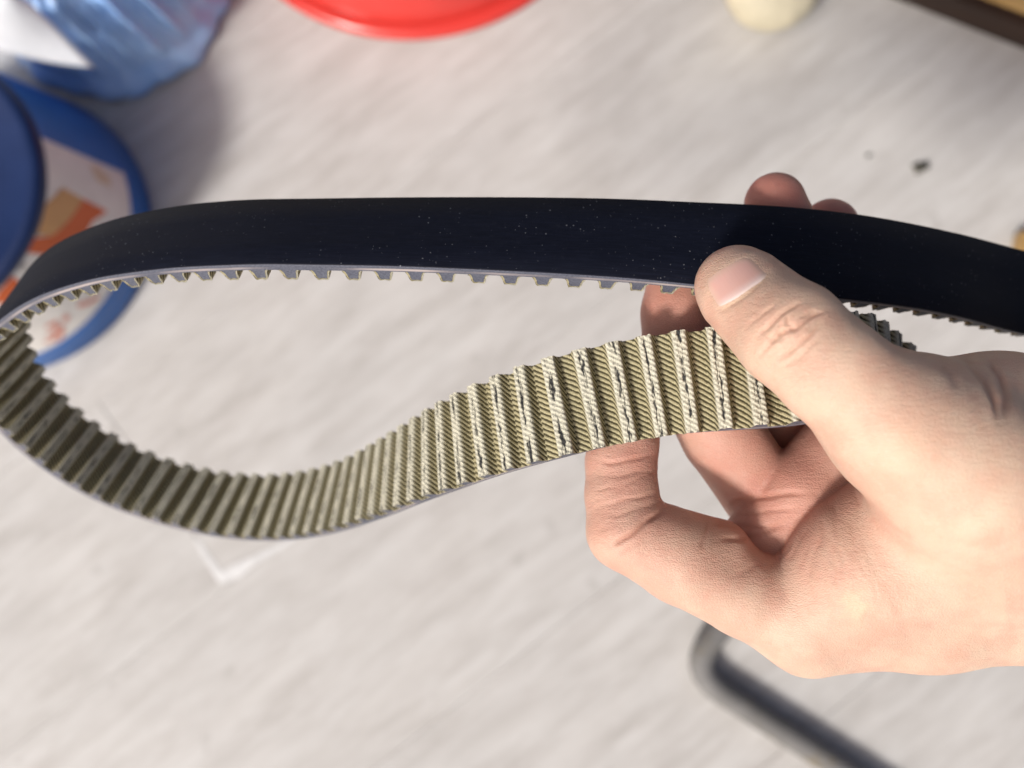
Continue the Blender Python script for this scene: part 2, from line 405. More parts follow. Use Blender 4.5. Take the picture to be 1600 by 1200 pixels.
# --- cream rounded ball
wc = on_plane(1188, 8)
def lump(a, r, z, j): return r*(1+.022*math.sin(2*a+1)+.006*math.sin(11*a+z*60)), z
ball = lathe('ball', [(max(1e-5, .0385*math.sin(t)*(1-.08*math.cos(t))), .030-.030*math.cos(t)) for t in np.linspace(0, math.pi, 28)], M['cream'], None, seg=64, fn=lump)
ball.location = (wc[0], wc[1], 0); tag(ball, 'cream coloured lumpy ball lying on the floor near the dark wooden board', 'ball')

# --- wooden board with dark edge
def box(bm, x0, x1, y0, y1, z0, z1, bev=.0):
    r_ = bmesh.ops.create_cube(bm, size=1.0)['verts']
    bmesh.ops.scale(bm, vec=(x1-x0, y1-y0, z1-z0), verts=r_); bmesh.ops.translate(bm, vec=((x0+x1)/2, (y0+y1)/2, (z0+z1)/2), verts=r_)
    if bev: bmesh.ops.bevel(bm, geom=list({e for v in r_ for e in v.link_edges}), offset=bev, segments=2, affect='EDGES')
p0, p1 = on_plane(1395, 0), on_plane(1600, 80); wa = math.atan2(p1[1]-p0[1], p1[0]-p0[0])
board = empty('wooden_board', (p0[0], p0[1], 0)); board.rotation_euler = (0, 0, wa)
tag(board, 'tan wooden board with dark brown edge lying on the floor', 'board')
bm = bmesh.new(); box(bm, -.16, .42, .0, .30, .0005, .030, .002); bm_obj('edge_frame', bm, M['brown'], board)
bm = bmesh.new(); box(bm, -.150, .41, .007, .29, .0302, .033, .001); bm_obj('top_panel', bm, M['tanwood'], board)
# --- pale tan stick at the right
q0 = on_plane(1583, 372)
st = empty('wooden_stick', (q0[0], q0[1], 0)); st.rotation_euler = (0, 0, R(-12)); tag(st, 'squared end of a tan wooden stick lying on the floor', 'stick')
bm = bmesh.new(); box(bm, 0, .20, -.030, .004, .0005, .016, .003); bm_obj('shaft', bm, M['tanwood'], st)
bm = bmesh.new(); box(bm, -.0012, .004, -.0285, .0025, .002, .0145, .001); bm_obj('end_grain', bm, M['tanwood'], st)

# --- bent metal tube
def tube_mesh(pts, rad, seg=20):
    P = np.array(pts, float); n = len(P); T = np.gradient(P, axis=0); T /= np.linalg.norm(T, axis=1)[:, None]
    V = []; Fc = []; up = np.array([0, 0, 1.0])
    for i in range(n):
        s = np.cross(T[i], up); s /= np.linalg.norm(s); u = np.cross(s, T[i])
        for k in range(seg):
            a = 2*math.pi*k/seg; V.append(P[i]+rad*(math.cos(a)*s+math.sin(a)*u))
    for i in range(n-1):
        for k in range(seg): Fc.append((i*seg+k, i*seg+(k+1) % seg, (i+1)*seg+(k+1) % seg, (i+1)*seg+k))
    Fc.append(tuple(range(seg))[::-1]); Fc.append(tuple((n-1)*seg+k for k in range(seg)))
    return V, Fc
def round_path(pts, rad, step=.004):
    out = [np.array(pts[0], float)]
    for i in range(1, len(pts)-1):
        a, b, c = [np.array(p, float) for p in pts[i-1:i+2]]
        d0 = (a-b)/np.linalg.norm(a-b); d1 = (c-b)/np.linalg.norm(c-b)
        for t in np.linspace(0, 1, 14):
            out.append((1-t)**2*(b+d0*rad)+2*t*(1-t)*b+t*t*(b+d1*rad))
    out.append(np.array(pts[-1], float)); return out
TR = .0098
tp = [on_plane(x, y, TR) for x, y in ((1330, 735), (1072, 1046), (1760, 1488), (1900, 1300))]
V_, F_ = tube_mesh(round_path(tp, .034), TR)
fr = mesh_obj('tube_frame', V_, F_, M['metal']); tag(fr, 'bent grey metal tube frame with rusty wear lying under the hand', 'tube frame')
# --- crumbs of dirt
for (px, py, s, lb) in ((1438, 262, .0058, 'larger dark crumb of dirt lying on the pale floor'), (1357, 243, .0021, 'tiny faint grey crumb of dirt beside the larger dark crumb')):
    c = on_plane(px, py); bm = bmesh.new(); bmesh.ops.create_icosphere(bm, subdivisions=3, radius=1.0)
    for v in bm.verts:
        k = 1+.35*math.sin(3*v.co.x+1)*math.cos(4*v.co.y)+.2*math.sin(9*v.co.y+5*v.co.x)
        v.co = (v.co.x*s*1.25*k, v.co.y*s*.75*k, (v.co.z+.8)*s*.35)
    o = bm_obj('dirt_crumb', bm, M['dirt'], None, True); o.location = (c[0], c[1], .0002); o.rotation_euler = (0, 0, .3); tag(o, lb, 'dirt')

# ------------------------------------------------------------------ toothed belt
PITCH, WID, TB, TH = 8.0, 25.0, 2.2, 3.4     # mm
low = [(1172, 508, 1213, 660), (1121, 511, 1159, 665), (1069, 515, 1100, 672), (1015, 522, 1044, 680), (961, 533, 979, 691), (907, 545, 928, 700), (858, 557, 878, 711), (817, 570, 835, 720), (780, 584, 794, 731), (747, 596, 756, 742), (718, 610, 722, 753), (692, 624, 693, 763), (668, 636, 666, 772), (649, 650, 641, 779), (630, 661, 619, 788), (612, 672, 600, 796), (595, 683, 580, 803), (578, 692, 562, 809), (562, 703, 542, 815), (545, 711, 523, 821), (527, 720, 502, 826), (508, 726, 480, 830), (489, 731, 458, 834), (467, 736, 436, 836), (445, 739, 411, 837), (422, 740, 385, 836), (396, 740, 357, 834), (372, 739, 330, 829), (345, 736, 300, 823), (317, 730, 269, 815), (287, 724, 239, 806), (258, 713, 205, 795), (228, 703, 175, 783), (200, 691, 144, 768), (171, 673, 113, 751), (145, 655, 85, 732), (120, 635, 60, 713), (99, 613, 35, 693), (80, 593, 15, 671), (64, 568, -2, 651), (55, 547, -15, 630), (48, 524, -25, 608), (45, 505, -33, 585)]
lowd = [189, 190, 191, 193, 194, 195, 196, 199, 204, 208, 213, 219, 225, 231, 237, 243, 249, 255, 261, 266, 272, 277, 282, 287, 291, 295, 298, 301, 303, 304, 305, 304.5, 303.5, 301.5, 299, 295.5, 291.5, 287, 282.5, 277.5, 272.5, 267.5, 262]
# upper strand: N (edge nearer the camera) and F (far edge) of the smooth back
upp = [(1600, 392, 1600, 521, 240), (1502, 366, 1500, 493.5, 227), (1402, 345, 1400, 475, 217.5), (1301, 330, 1300, 464, 209.5), (1201, 321, 1200, 456, 204.5), (1100, 316, 1100, 449, 202), (1000, 311, 1000, 440.5, 201), (900, 308, 900, 433.5, 200.5), (800, 307, 800, 428, 201), (700, 307, 700, 423, 202), (600, 308, 600, 419, 203), (501, 310, 500, 417, 204.5), (402, 313, 400, 414.5, 207), (305, 320, 300, 417, 212), (258, 327, 250, 421, 215), (211, 336, 200, 427, 218.5), (165, 348, 150, 435, 222.5), (119, 366, 100, 447, 227.5), (83, 384, 60, 460, 232.5), (57, 404, 25, 478, 238), (45, 421, 0, 498, 243)]
turn = [(38, 442, -22, 520, 249.5), (38, 464, -33, 543, 255), (41, 485, -36, 565, 259)]
rgt = [(1222, 505, 1262, 656, 189.5), (1268, 499, 1305, 650, 192), (1310, 490, 1345, 643, 197), (1345, 482, 1378, 640, 204), (1370, 494, 1396, 648, 212), (1392, 514, 1412, 664, 219.5), (1416, 540, 1434, 686, 226), (1452, 566, 1468, 706, 231), (1510, 588, 1522, 722, 235), (1580, 600, 1590, 728, 239), (1700, 604, 1708, 726, 246), (1800, 590, 1805, 716, 254), (1880, 560, 1880, 690, 263), (1915, 520, 1912, 650, 270), (1905, 480, 1902, 612, 272), (1850, 450, 1850, 578, 268), (1770, 428, 1770, 556, 259), (1690, 410, 1690, 540, 250)]
rows = []
for a in upp: rows.append((*a, 0.0))
for i, a in enumerate(turn): rows.append((*a, TB+TH if False else (i+1)/4*(TB+TH)))
for a, d in reversed(list(zip(low, lowd))): rows.append((*a, d, TB+TH))
for i, a in enumerate(rgt): rows.append((*a, (TB+TH)*max(0, 1-i/16)))
secN, secF = [], []
rows = [(r[0], r[1], r[2], r[3]-(5.5*min(1, max(0, (1300-r[2])/300))*min(1, max(0, r[2]/150)) if r[3] < 520 else 0), r[4], r[5]) for r in rows]
for (fx, fy, nx_, ny_, d, off) in rows:
    ax_, ay_ = (fx-nx_)*d/F, (fy-ny_)*d/F; bx_, by_ = (fx+nx_-1600)/F, (fy+ny_-1200)/F
    qa, qb, qc = bx_*bx_+by_*by_+4, 2*(ax_*bx_+ay_*by_), ax_*ax_+ay_*ay_-WID**2
    dl = (-qb+math.sqrt(max(0.0, qb*qb-4*qa*qc)))/(2*qa)
    secN.append(cam3(nx_, ny_, d-dl)*1000); secF.append(cam3(fx, fy, d+dl)*1000)
secN, secF = np.array(secN), np.array(secF); OFF = np.array([r[5] for r in rows])
def closed_spline(P, m):
    """closed centripetal-ish cubic (Catmull-Rom) resampling, m points per span"""
    n = len(P); out = []
    for i in range(n):
        p0_, p1_, p2_, p3_ = P[(i-1) % n], P[i], P[(i+1) % n], P[(i+2) % n]
        for t in np.arange(m)/m:
            out.append(.5*((2*p1_)+(-p0_+p2_)*t+(2*p0_-5*p1_+4*p2_-p3_)*t*t+(-p0_+3*p1_-3*p2_+p3_)*t**3))
    return np.array(out)
C_ = (secN+secF)/2; W_ = secF-secN
dense = closed_spline(np.hstack([C_, W_, OFF[:, None]]), 24)
def resample(D, n):
    s = np.concatenate([[0], np.cumsum(np.linalg.norm(np.diff(np.vstack([D, D[:1]])[:, :3], axis=0), axis=1))])
    DD = np.vstack([D, D[:1]]); q = np.arange(n)/n*s[-1]
    return np.stack([np.interp(q, s, DD[:, k]) for k in range(D.shape[1])], 1), s[-1]
NS = 1600
D, Ltot = resample(dense, NS)
def gsmooth(X, sig):
    k = np.arange(-int(4*sig), int(4*sig)+1); g = np.exp(-.5*(k/sig)**2); g /= g.sum()
    return sum(gw*np.roll(X, -kk, axis=0) for kk, gw in zip(k, g))
D[:, :3] = gsmooth(D[:, :3], 7); D[:, 3:] = gsmooth(D[:, 3:], 14)
D, Ltot = resample(D, NS)
T = np.roll(D[:, :3], -1, 0)-np.roll(D[:, :3], 1, 0); T /= np.linalg.norm(T, axis=1)[:, None]
Wv = D[:, 3:6]-(D[:, 3:6]*T).sum(1)[:, None]*T; Wv /= np.linalg.norm(Wv, axis=1)[:, None]
Nv = np.cross(Wv, T)
cen0 = D[:, :3].mean(0)
i6 = np.argmin(np.abs(D[:, 0]-(-33))+50*(D[:, 1] < 20))       # a spot of the upper strand; its back faces up and towards the camera
if Nv[i6] @ np.array([0, .7, .7]) < 0: Nv = -Nv               # Nv = outward (smooth back side)
Cb = D[:, :3]-0*Nv
Cb = Cb + Nv*D[:, 6:7]                                          # back surface centre line
Cb = gsmooth(Cb, 5)
seglen = np.linalg.norm(np.roll(Cb-TB*Nv, -1, 0)-(Cb-TB*Nv), axis=1); sacc = np.concatenate([[0], np.cumsum(seglen)])
Lp = sacc[-1]; NT_ = int(round(Lp/PITCH)); PT = Lp/NT_
def frame(u):
    u = u % Lp; i = np.searchsorted(sacc, u, side='right')-1; i = min(max(i, 0), NS-1); t = (u-sacc[i])/seglen[i]; j = (i+1) % NS
    L_ = lambda A: A[i]*(1-t)+A[j]*t
    n_ = L_(Nv); w_ = L_(Wv); return L_(Cb), w_/np.linalg.norm(w_), n_/np.linalg.norm(n_)
def bp(u, v, h):
    """belt point in world metres; u along, v across (0 near edge .. 25), h inward from the back surface, mm"""
    c, w_, n_ = frame(u); return to_world((c + w_*(v-WID/2) - n_*h)*.001)
belt = empty('toothed_belt', tuple(bp(0, WID/2, 0)))
INV = Matrix.Translation(belt.location).inverted()
def bl(p): return (p[0]-belt.location[0], p[1]-belt.location[1], p[2]-belt.location[2])
tag(belt, 'black rubber toothed drive belt with khaki fabric teeth held in the hand', 'belt')
# phase: put a tooth where the photo has one on the lower strand
tgt = to_world((cam3(961, 533, 194)+cam3(979, 691, 194))/2)
us = np.linspace(0, Lp, 4000, endpoint=False); Cmid = np.array([bp(u, WID/2, TB+TH) for u in us])
U0 = us[np.argmin(np.linalg.norm(Cmid-tgt, axis=1))] % PT
# backing strip: ring of 4 strips (back, near edge, inner, far edge)
nb = NT_*8; vsn = [0, .35, 6, 12.5, 19, WID-.35, WID]
ring = [(0, .35, 'e'), (.35, 0, 'b')]
V = []; UV = []
loopdef = [(0, TB), (0, TB*.5), (0, .25), (.25, 0), (8, 0), (17, 0), (WID-.25, 0), (WID, .25), (WID, TB*.5), (WID, TB), (17, TB), (8, TB)]
for i in range(nb):
    u = Lp*i/nb
    for (v, h) in loopdef:
        V.append(bl(bp(u, v, h)))
m = len(loopdef); Fc = []; MI = []
for i in range(nb):
    i2 = (i+1) % nb
    for j in range(m):
        j2 = (j+1) % m; Fc.append((i*m+j, i*m+j2, i2*m+j2, i2*m+j))
        MI.append(1 if j in (0, 1, 7, 8) else (0 if j in (2, 3, 4, 5, 6) else 2))
me = bpy.data.meshes.new('backing'); me.from_pydata(V, [], Fc)
for mm in (M['rubber'], M['cut'], M['fabric']): me.materials.append(mm)
me.polygons.foreach_set('material_index', np.array(MI, np.int32)); me.polygons.foreach_set('use_smooth', np.ones(len(Fc), bool))
ul = me.uv_layers.new(name='mm'); ut = me.uv_layers.new(name='tooth'); k = 0; uu = []; tt = []
for i in range(nb):
    for j in range(m):
        j2 = (j+1) % m
        for (ii, jj) in ((i, j), (i, j2), (i+1, j2), (i+1, j)):
            v, h = loopdef[jj]; u = Lp*ii/nb
            uu += [u, h if MI[i*m+j] == 1 else v]; tt += [4.0, v]
ul.data.foreach_set('uv', np.array(uu, np.float32)); ut.data.foreach_set('uv', np.array(tt, np.float32))
me.update(); bo = bpy.data.objects.new('backing', me); bo.parent = belt; col.objects.link(bo)
bm = bmesh.new(); bm.from_mesh(me); bmesh.ops.recalc_face_normals(bm, faces=bm.faces); bm.to_mesh(me); bm.free()
me.set_sharp_from_angle(angle=R(50))
# teeth
half = [(2.62, -.02), (2.46, .10), (2.25, .45), (2.02, 1.2), (1.80, 2.15), (1.66, 2.80), (1.46, 3.20), (1.12, 3.38), (.55, 3.36)]
outer = [(-u, h) for u, h in half]+[(0, 3.22)]+half[::-1]
FT = .50
inner = []
for i, (u, h) in enumerate(outer):
    a = outer[max(0, i-1)]; b = outer[min(len(outer)-1, i+1)]
    t = np.array([b[0]-a[0], b[1]-a[1]]); t /= np.linalg.norm(t); n_ = np.array([t[1], -t[0]])
    inner.append((u+n_[0]*FT, max(-.02, h+n_[1]*FT)))
arc = np.concatenate([[0], np.cumsum([math.dist(outer[i], outer[i+1]) for i in range(len(outer)-1)])])
no = len(outer); vcols = np.concatenate([[0, .12], np.linspace(1.2, WID-1.2, 9), [WID-.12, WID]])
for kt in range(NT_):
    u0 = U0+kt*PT
    V, Fc, MI, uvA, uvT = [], [], [], [], []
    fray = rng.normal(0, .16, (2, no))
    wearj = rng.uniform(-.15, .10)
    for ci, v in enumerate(vcols):
        for oi_, (u, h) in enumerate(outer):
            vv = v
            if ci in (0, 1): vv = v+abs(fray[0, oi_])*-.9+.02
            if ci in (len(vcols)-1, len(vcols)-2): vv = v+abs(fray[1, oi_])*.9
            hh = h
            if abs(u) < 1.4: hh = h-max(0, .10+wearj)*(.5+.5*math.sin(v*.9+kt*2.1))*(1-abs(u)/1.4) - .10*rng.random()*(abs(u) < 1)
            V.append(bl(bp(u0+u, vv, TB+hh)))
            uvA.append((u0-2.62+arc[oi_], v)); uvT.append((u if h < 3.19 else u, v+kt*41.7))
    nc = len(vcols)
    for ci in range(nc-1):
        for oi_ in range(no-1):
            Fc.append((ci*no+oi_, ci*no+oi_+1, (ci+1)*no+oi_+1, (ci+1)*no+oi_)); MI.append(1)
    # end caps: fabric rim + rubber core
    for (ci, v, sgn) in ((0, 0.0, 1), (nc-1, WID, -1)):
        b0 = len(V)
        for oi_, (u, h) in enumerate(inner):
            V.append(bl(bp(u0+u, v, TB+h))); uvA.append((u0+u, TB+h)); uvT.append((4.0, v))
        for oi_ in range(no-1):
            q = (ci*no+oi_, ci*no+oi_+1, b0+oi_+1, b0+oi_)
            Fc.append(q if sgn > 0 else q[::-1]); MI.append(1)
        q = tuple(b0+oi_ for oi_ in range(no)); Fc.append(q if sgn > 0 else q[::-1]); MI.append(0)
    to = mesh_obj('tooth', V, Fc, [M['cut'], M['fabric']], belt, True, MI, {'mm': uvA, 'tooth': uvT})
    to.data.set_sharp_from_angle(angle=R(40))

# ------------------------------------------------------------------ hand (implicit surface -> one mesh)
VOX = 0.46
lo = np.array([14., -100., -285.]); hi = np.array([216., 72., -142.])
gx, gy, gz = [np.arange(lo[k], hi[k], VOX, dtype=np.float32) for k in range(3)]
shape = (len(gx), len(gy), len(gz))
def J(px, py, d): return cam3(px, py, d)*1000
def fresh(): return np.full(shape, 60.0, np.float32)
def smin(a, b, k):
    h = np.clip(.5+.5*(b-a)/k, 0, 1); return b+(a-b)*h-k*h*(1-h)
def cone(arr, a, b, r1, r2, k=3.0, flat=None):
    a, b = np.asarray(a, float), np.asarray(b, float); pad = max(r1, r2)+14
    l, h = np.minimum(a, b)-pad, np.maximum(a, b)+pad
    s = [slice(max(0, int((l[q]-lo[q])/VOX)), max(1, min(shape[q], int((h[q]-lo[q])/VOX)+2))) for q in range(3)]
    X, Y, Z = gx[s[0]][:, None, None], gy[s[1]][None, :, None], gz[s[2]][None, None, :]
    ba = b-a; L2 = float(ba @ ba)
    t = np.clip(((X-a[0])*ba[0]+(Y-a[1])*ba[1]+(Z-a[2])*ba[2])/max(L2, 1e-6), 0, 1)
    d = np.sqrt((X-a[0]-t*ba[0])**2+(Y-a[1]-t*ba[1])**2+(Z-a[2]-t*ba[2])**2)-(r1+(r2-r1)*t)
    arr[s[0], s[1], s[2]] = smin(arr[s[0], s[1], s[2]], d.astype(np.float32), k)
def chain(arr, pts, k=3.0):
    for p, q in zip(pts[:-1], pts[1:]): cone(arr, J(*p[:3]), J(*q[:3]), p[3], q[3], k)
palm = fresh()
# metacarpals, wrist, forearm
chain(palm, [(1262, 984, 203, 10.6), (1450, 966, 199, 11.0), (1700, 944, 197, 14)], 8)
chain(palm, [(1262, 880, 224, 12), (1700, 890, 214, 15)], 8)
chain(palm, [(1320, 850, 242, 12), (1700, 850, 230, 15)], 8)
chain(palm, [(1390, 830, 258, 11), (1700, 830, 244, 15)], 8)
chain(palm, [(1640, 800, 199, 30), (1800, 806, 204, 27), (2200, 815, 212, 33)], 10)
# first web muscle, thenar, thumb metacarpal
chain(palm, [(1468, 830, 192, 23), (1350, 885, 195, 15), (1255, 945, 200, 11)], 9)
chain(palm, [(1404, 668, 171, 13.6), (1500, 740, 172, 16), (1640, 800, 182, 22)], 9)
chain(palm, [(1436, 652, 178, 13.5), (1560, 672, 186, 16.0), (1680, 720, 192, 22)], 9)
# thumb
thumb = fresh()
chain(thumb, [(1146, 443, 187.2, 8.6), (1158, 455, 185.0, 9.8), (1192, 486, 180, 10.2), (1234, 522, 173.5, 11.4), (1300, 580, 169.5, 11.2), (1404, 668, 171, 13.8)], 3)
total = smin(palm, thumb, 7.0)
fingers = [
    [(1262, 984, 203, 10.6), (1160, 925, 202, 11.0), (1062, 874, 201, 11.0), (980, 828, 201, 10.2), (971, 775, 203, 9.2), (970, 722, 205.5, 9.0), (976, 690, 207, 8.7), (990, 640, 209.5, 7.2)],
    [(1262, 880, 224, 12), (1218, 812, 222, 11.2), (1130, 682, 217, 11.0), (1066, 572, 214, 10.8), (1060, 490, 216, 10.0), (1066, 432, 219, 9.5), (1140, 425, 221, 8.8), (1200, 400, 222, 8.4), (1224, 350, 223, 8.3), (1211, 317, 223, 8.4)],
    [(1320, 850, 242, 12), (1230, 690, 234, 10.6), (1140, 560, 231, 10.2), (1150, 480, 233, 9.6), (1165, 440, 235, 9.2), (1240, 415, 236, 8.8), (1280, 375, 236, 8.4), (1296, 354, 236, 8.2)],
    [(1390, 830, 258, 10.5), (1310, 690, 252, 9.2), (1235, 570, 249, 8.6), (1250, 490, 250, 8.2), (1262, 440, 250, 7.8), (1340, 410, 250, 7.0)]]
for fg in fingers:
    a = fresh(); chain(a, fg, 1.6)
    if fg is fingers[0]: chain(a, [(1046, 849, 201, 9.2), (1118, 868, 203, 9.6)], 2.5)
    total = smin(total, smin(palm, a, 4.5), 1.0)
pad = fresh()       # fleshy pad at the root of the index finger, overlapping the middle finger
chain(pad, [(1183, 842, 213, 9.0), (1246, 774, 213, 10.8), (1330, 690, 216, 12)], 3)
total = smin(total, smin(palm, pad, 4.0), .8)
del palm, thumb, pad
def surface_nets(v, org, h):
    ins = v < 0
    s8 = np.zeros(tuple(n-1 for n in v.shape), np.uint8)
    for i in (0, 1):
        for j in (0, 1):
            for k in (0, 1):
                s8 += ins[i:v.shape[0]-1+i, j:v.shape[1]-1+j, k:v.shape[2]-1+k]
    act = (s8 > 0) & (s8 < 8); cells = np.argwhere(act); idx = np.full(act.shape, -1, np.int32); idx[tuple(cells.T)] = np.arange(len(cells))
    acc = np.zeros((len(cells), 3)); cnt = np.zeros(len(cells))
    co = [np.array(c) for c in [(0, 0, 0), (1, 0, 0), (0, 1, 0), (1, 1, 0), (0, 0, 1), (1, 0, 1), (0, 1, 1), (1, 1, 1)]]
    val = [v[tuple((cells+c).T)].astype(float) for c in co]
    for a in range(8):
        for b in range(a+1, 8):
            if np.abs(co[a]-co[b]).sum() != 1: continue
            mk = (val[a] < 0) != (val[b] < 0)
            t = np.where(mk, val[a]/np.where(mk, val[a]-val[b], 1), 0)
            acc += (co[a]+(co[b]-co[a])*t[:, None])*mk[:, None]; cnt += mk
    P = (cells+acc/cnt[:, None])*h+org
    quads = []
    for axis in range(3):
        sl0 = [slice(None)]*3; sl1 = [slice(None)]*3; sl0[axis] = slice(0, -1); sl1[axis] = slice(1, None)
        chg = np.argwhere(ins[tuple(sl0)] != ins[tuple(sl1)])
        b, c = (axis+1) % 3, (axis+2) % 3
        ok = (chg[:, b] > 0) & (chg[:, c] > 0) & (chg[:, b] < act.shape[b]) & (chg[:, c] < act.shape[c]); chg = chg[ok]
        def cell(db, dc):
            q = chg.copy(); q[:, b] += db; q[:, c] += dc; return idx[tuple(q.T)]
        Q = np.stack([cell(-1, -1), cell(0, -1), cell(0, 0), cell(-1, 0)], 1)
        flip = ~ins[tuple(chg.T)]; Q[flip] = Q[flip][:, ::-1]; quads.append(Q)
    return P, np.vstack(quads)
HP, HQ = surface_nets(total, lo, VOX); del total
me = bpy.data.meshes.new('hand')
def fill_mesh(me, P, Q):
    me.vertices.add(len(P)); me.vertices.foreach_set('co', P.astype(np.float32).ravel())
    me.loops.add(Q.size); me.loops.foreach_set('vertex_index', Q.astype(np.int32).ravel())
    me.polygons.add(len(Q)); me.polygons.foreach_set('loop_start', np.arange(0, Q.size, 4, dtype=np.int32))
    me.update(calc_edges=True)
# light smoothing by averaging with neighbours
def relax(P, Q, it):
    for _ in range(it):
        acc = np.zeros_like(P); n = np.zeros(len(P))
        for a in range(4):
            for b in (1, 3):
                np.add.at(acc, Q[:, a], P[Q[:, (a+b) % 4]]); np.add.at(n, Q[:, a], 1)
        P = P+.5*(acc/n[:, None]-P)
    return P
def vnormals(P, Q):
    n = np.cross(P[Q[:, 2]]-P[Q[:, 0]], P[Q[:, 3]]-P[Q[:, 1]]); N = np.zeros_like(P)
    for a in range(4): np.add.at(N, Q[:, a], n)
    return N/np.maximum(1e-9, np.linalg.norm(N, axis=1))[:, None]
HP = relax(HP, HQ, 3); HN = vnormals(HP, HQ)
depth = -HP[:, 2]; PX = 800+HP[:, 0]/depth*F; PY = 600-HP[:, 1]/depth*F
view = -HP/np.linalg.norm(HP, axis=1)[:, None]; facing = np.clip((HN*view).sum(1)*3, 0, 1)
# --- creases as real grooves: (polyline in photo pixels, depth range mm, groove depth mm, half width px)
def polydist(pts):
    wx = 2.2*np.sin(PY*.045+PX*.03)+.8*np.sin(PX*.11-PY*.08)
    PXw, PYw = PX+wx, PY+1.6*np.sin(PX*.05+1.3)+.6*np.sin(PX*.12-PY*.1)
    return _polydist(pts, PXw, PYw)
def _polydist(pts, PX, PY):
    best = np.full(len(HP), 1e9); tpar = np.zeros(len(HP)); pts = np.array(pts, float); n = len(pts)-1
    for i in range(n):
        a, b = pts[i], pts[i+1]; ab = b-a; t = np.clip(((PX-a[0])*ab[0]+(PY-a[1])*ab[1])/(ab @ ab), 0, 1)
        d = np.hypot(PX-a[0]-t*ab[0], PY-a[1]-t*ab[1]); mk = d < best; best[mk] = d[mk]; tpar[mk] = (i+t[mk])/n
    return best, tpar
creases = [
    ([(1180, 530), (1208, 503), (1229, 486), (1257, 472)], 150, 190, .55, 3.0), ([(1190, 549), (1214, 522), (1228, 517), (1243, 514), (1266, 496), (1292, 483)], 150, 190, .8, 3.0),
    ([(1208, 566), (1240, 545), (1262, 527), (1286, 494)], 150, 190, .6, 3.0), ([(1233, 492), (1230, 505), (1243, 515)], 150, 190, .6, 2.6),
    ([(1222, 500), (1216, 515), (1222, 528)], 150, 190, .4, 2.5), ([(1248, 500), (1262, 492), (1276, 484)], 150, 190, .5, 2.6), ([(1196, 520), (1206, 530), (1228, 528)], 150, 190, .35, 2.5),
    ([(1165, 515), (1190, 492), (1222, 468)], 150, 190, .25, 2.5), ([(1222, 575), (1255, 555), (1285, 520)], 150, 190, .3, 3),
    ([(1115, 484), (1127, 487), (1150, 473), (1176, 451), (1200, 427)], 160, 195, .42, 3.2),
    ([(1496, 548), (1516, 566), (1538, 592), (1556, 626), (1562, 660)], 150, 200, 1.2, 6), ([(1540, 556), (1560, 584), (1572, 618), (1574, 655)], 150, 205, 1.0, 6), ([(1468, 560), (1490, 585), (1500, 610)], 150, 200, .5, 6),
    ([(935, 720), (955, 722), (985, 719), (1022, 712)], 180, 220, .6, 3.0), ([(950, 852), (975, 842), (1005, 820), (1040, 792)], 180, 215, 1.5, 3.4), ([(962, 868), (990, 856), (1014, 836)], 180, 215, .25, 3),
    ([(945, 790), (970, 782), (1005, 778), (1034, 772)], 180, 215, .4, 3), ([(950, 806), (985, 800), (1030, 786)], 180, 215, .35, 3), ([(940, 745), (975, 741), (1030, 738)], 180, 215, .25, 3),
    ([(1108, 812), (1104, 835), (1096, 860)], 180, 215, .5, 3.5), ([(1112, 820), (1150, 822), (1230, 822)], 190, 225, .8, 4), ([(1134, 792), (1170, 780), (1215, 772), (1270, 772)], 190, 225, .9, 4),
    ([(1120, 845), (1160, 842), (1200, 828), (1225, 815)], 190, 225, .7, 4), ([(1150, 805), (1200, 797), (1250, 795)], 190, 225, .5, 3.5),
    ([(1298, 775), (1306, 812), (1312, 860), (1312, 910)], 150, 215, .28, 4), ([(1286, 800), (1284, 840), (1270, 880), (1262, 910)], 150, 215, .35, 4), ([(1262, 822), (1248, 850), (1232, 880)], 150, 215, .3, 4),
    ([(1240, 842), (1222, 868), (1196, 890)], 150, 215, .25, 4), ([(1330, 800), (1336, 850), (1330, 900)], 150, 215, .25, 5),
    ([(1196, 870), (1170, 890), (1140, 905)], 180, 215, .2, 5)]
rw = np.random.default_rng(21)
for _ in range(26):        # short fine lines round the thumb knuckle, roughly across the thumb
    cx, cy = 1236+rw.normal(0, 24), 520+rw.normal(0, 24); an = -.72+rw.normal(0, .32); ln = rw.uniform(10, 26)
    creases.append(([(cx-ln*math.cos(an), cy-ln*math.sin(an)), (cx, cy+rw.normal(0, 2)), (cx+ln*math.cos(an), cy+ln*math.sin(an))], 150, 191, rw.uniform(.10, .30), 2.6))
for _ in range(22):        # across the middle joint of the index finger
    cx, cy = 970+rw.normal(0, 26), rw.uniform(735, 830); an = -.12-(cy-735)*.005+rw.normal(0, .12); ln = rw.uniform(10, 28)
    creases.append(([(cx-ln*math.cos(an), cy-ln*math.sin(an)), (cx+ln*math.cos(an), cy+ln*math.sin(an))], 180, 215, rw.uniform(.08, .22), 2.8))
for _ in range(34):        # web of skin between thumb and index finger
    cx, cy = 1300+rw.normal(0, 36), 860+rw.normal(0, 40); an = 1.45+rw.normal(0, .22)+(1300-cx)*.006; ln = rw.uniform(14, 40)
    creases.append(([(cx-ln*math.cos(an), cy-ln*math.sin(an)), (cx+rw.normal(0, 2), cy), (cx+ln*math.cos(an), cy+ln*math.sin(an))], 150, 215, rw.uniform(.05, .16), 3.0))
disp = np.zeros(len(HP)); crs = np.zeros(len(HP))
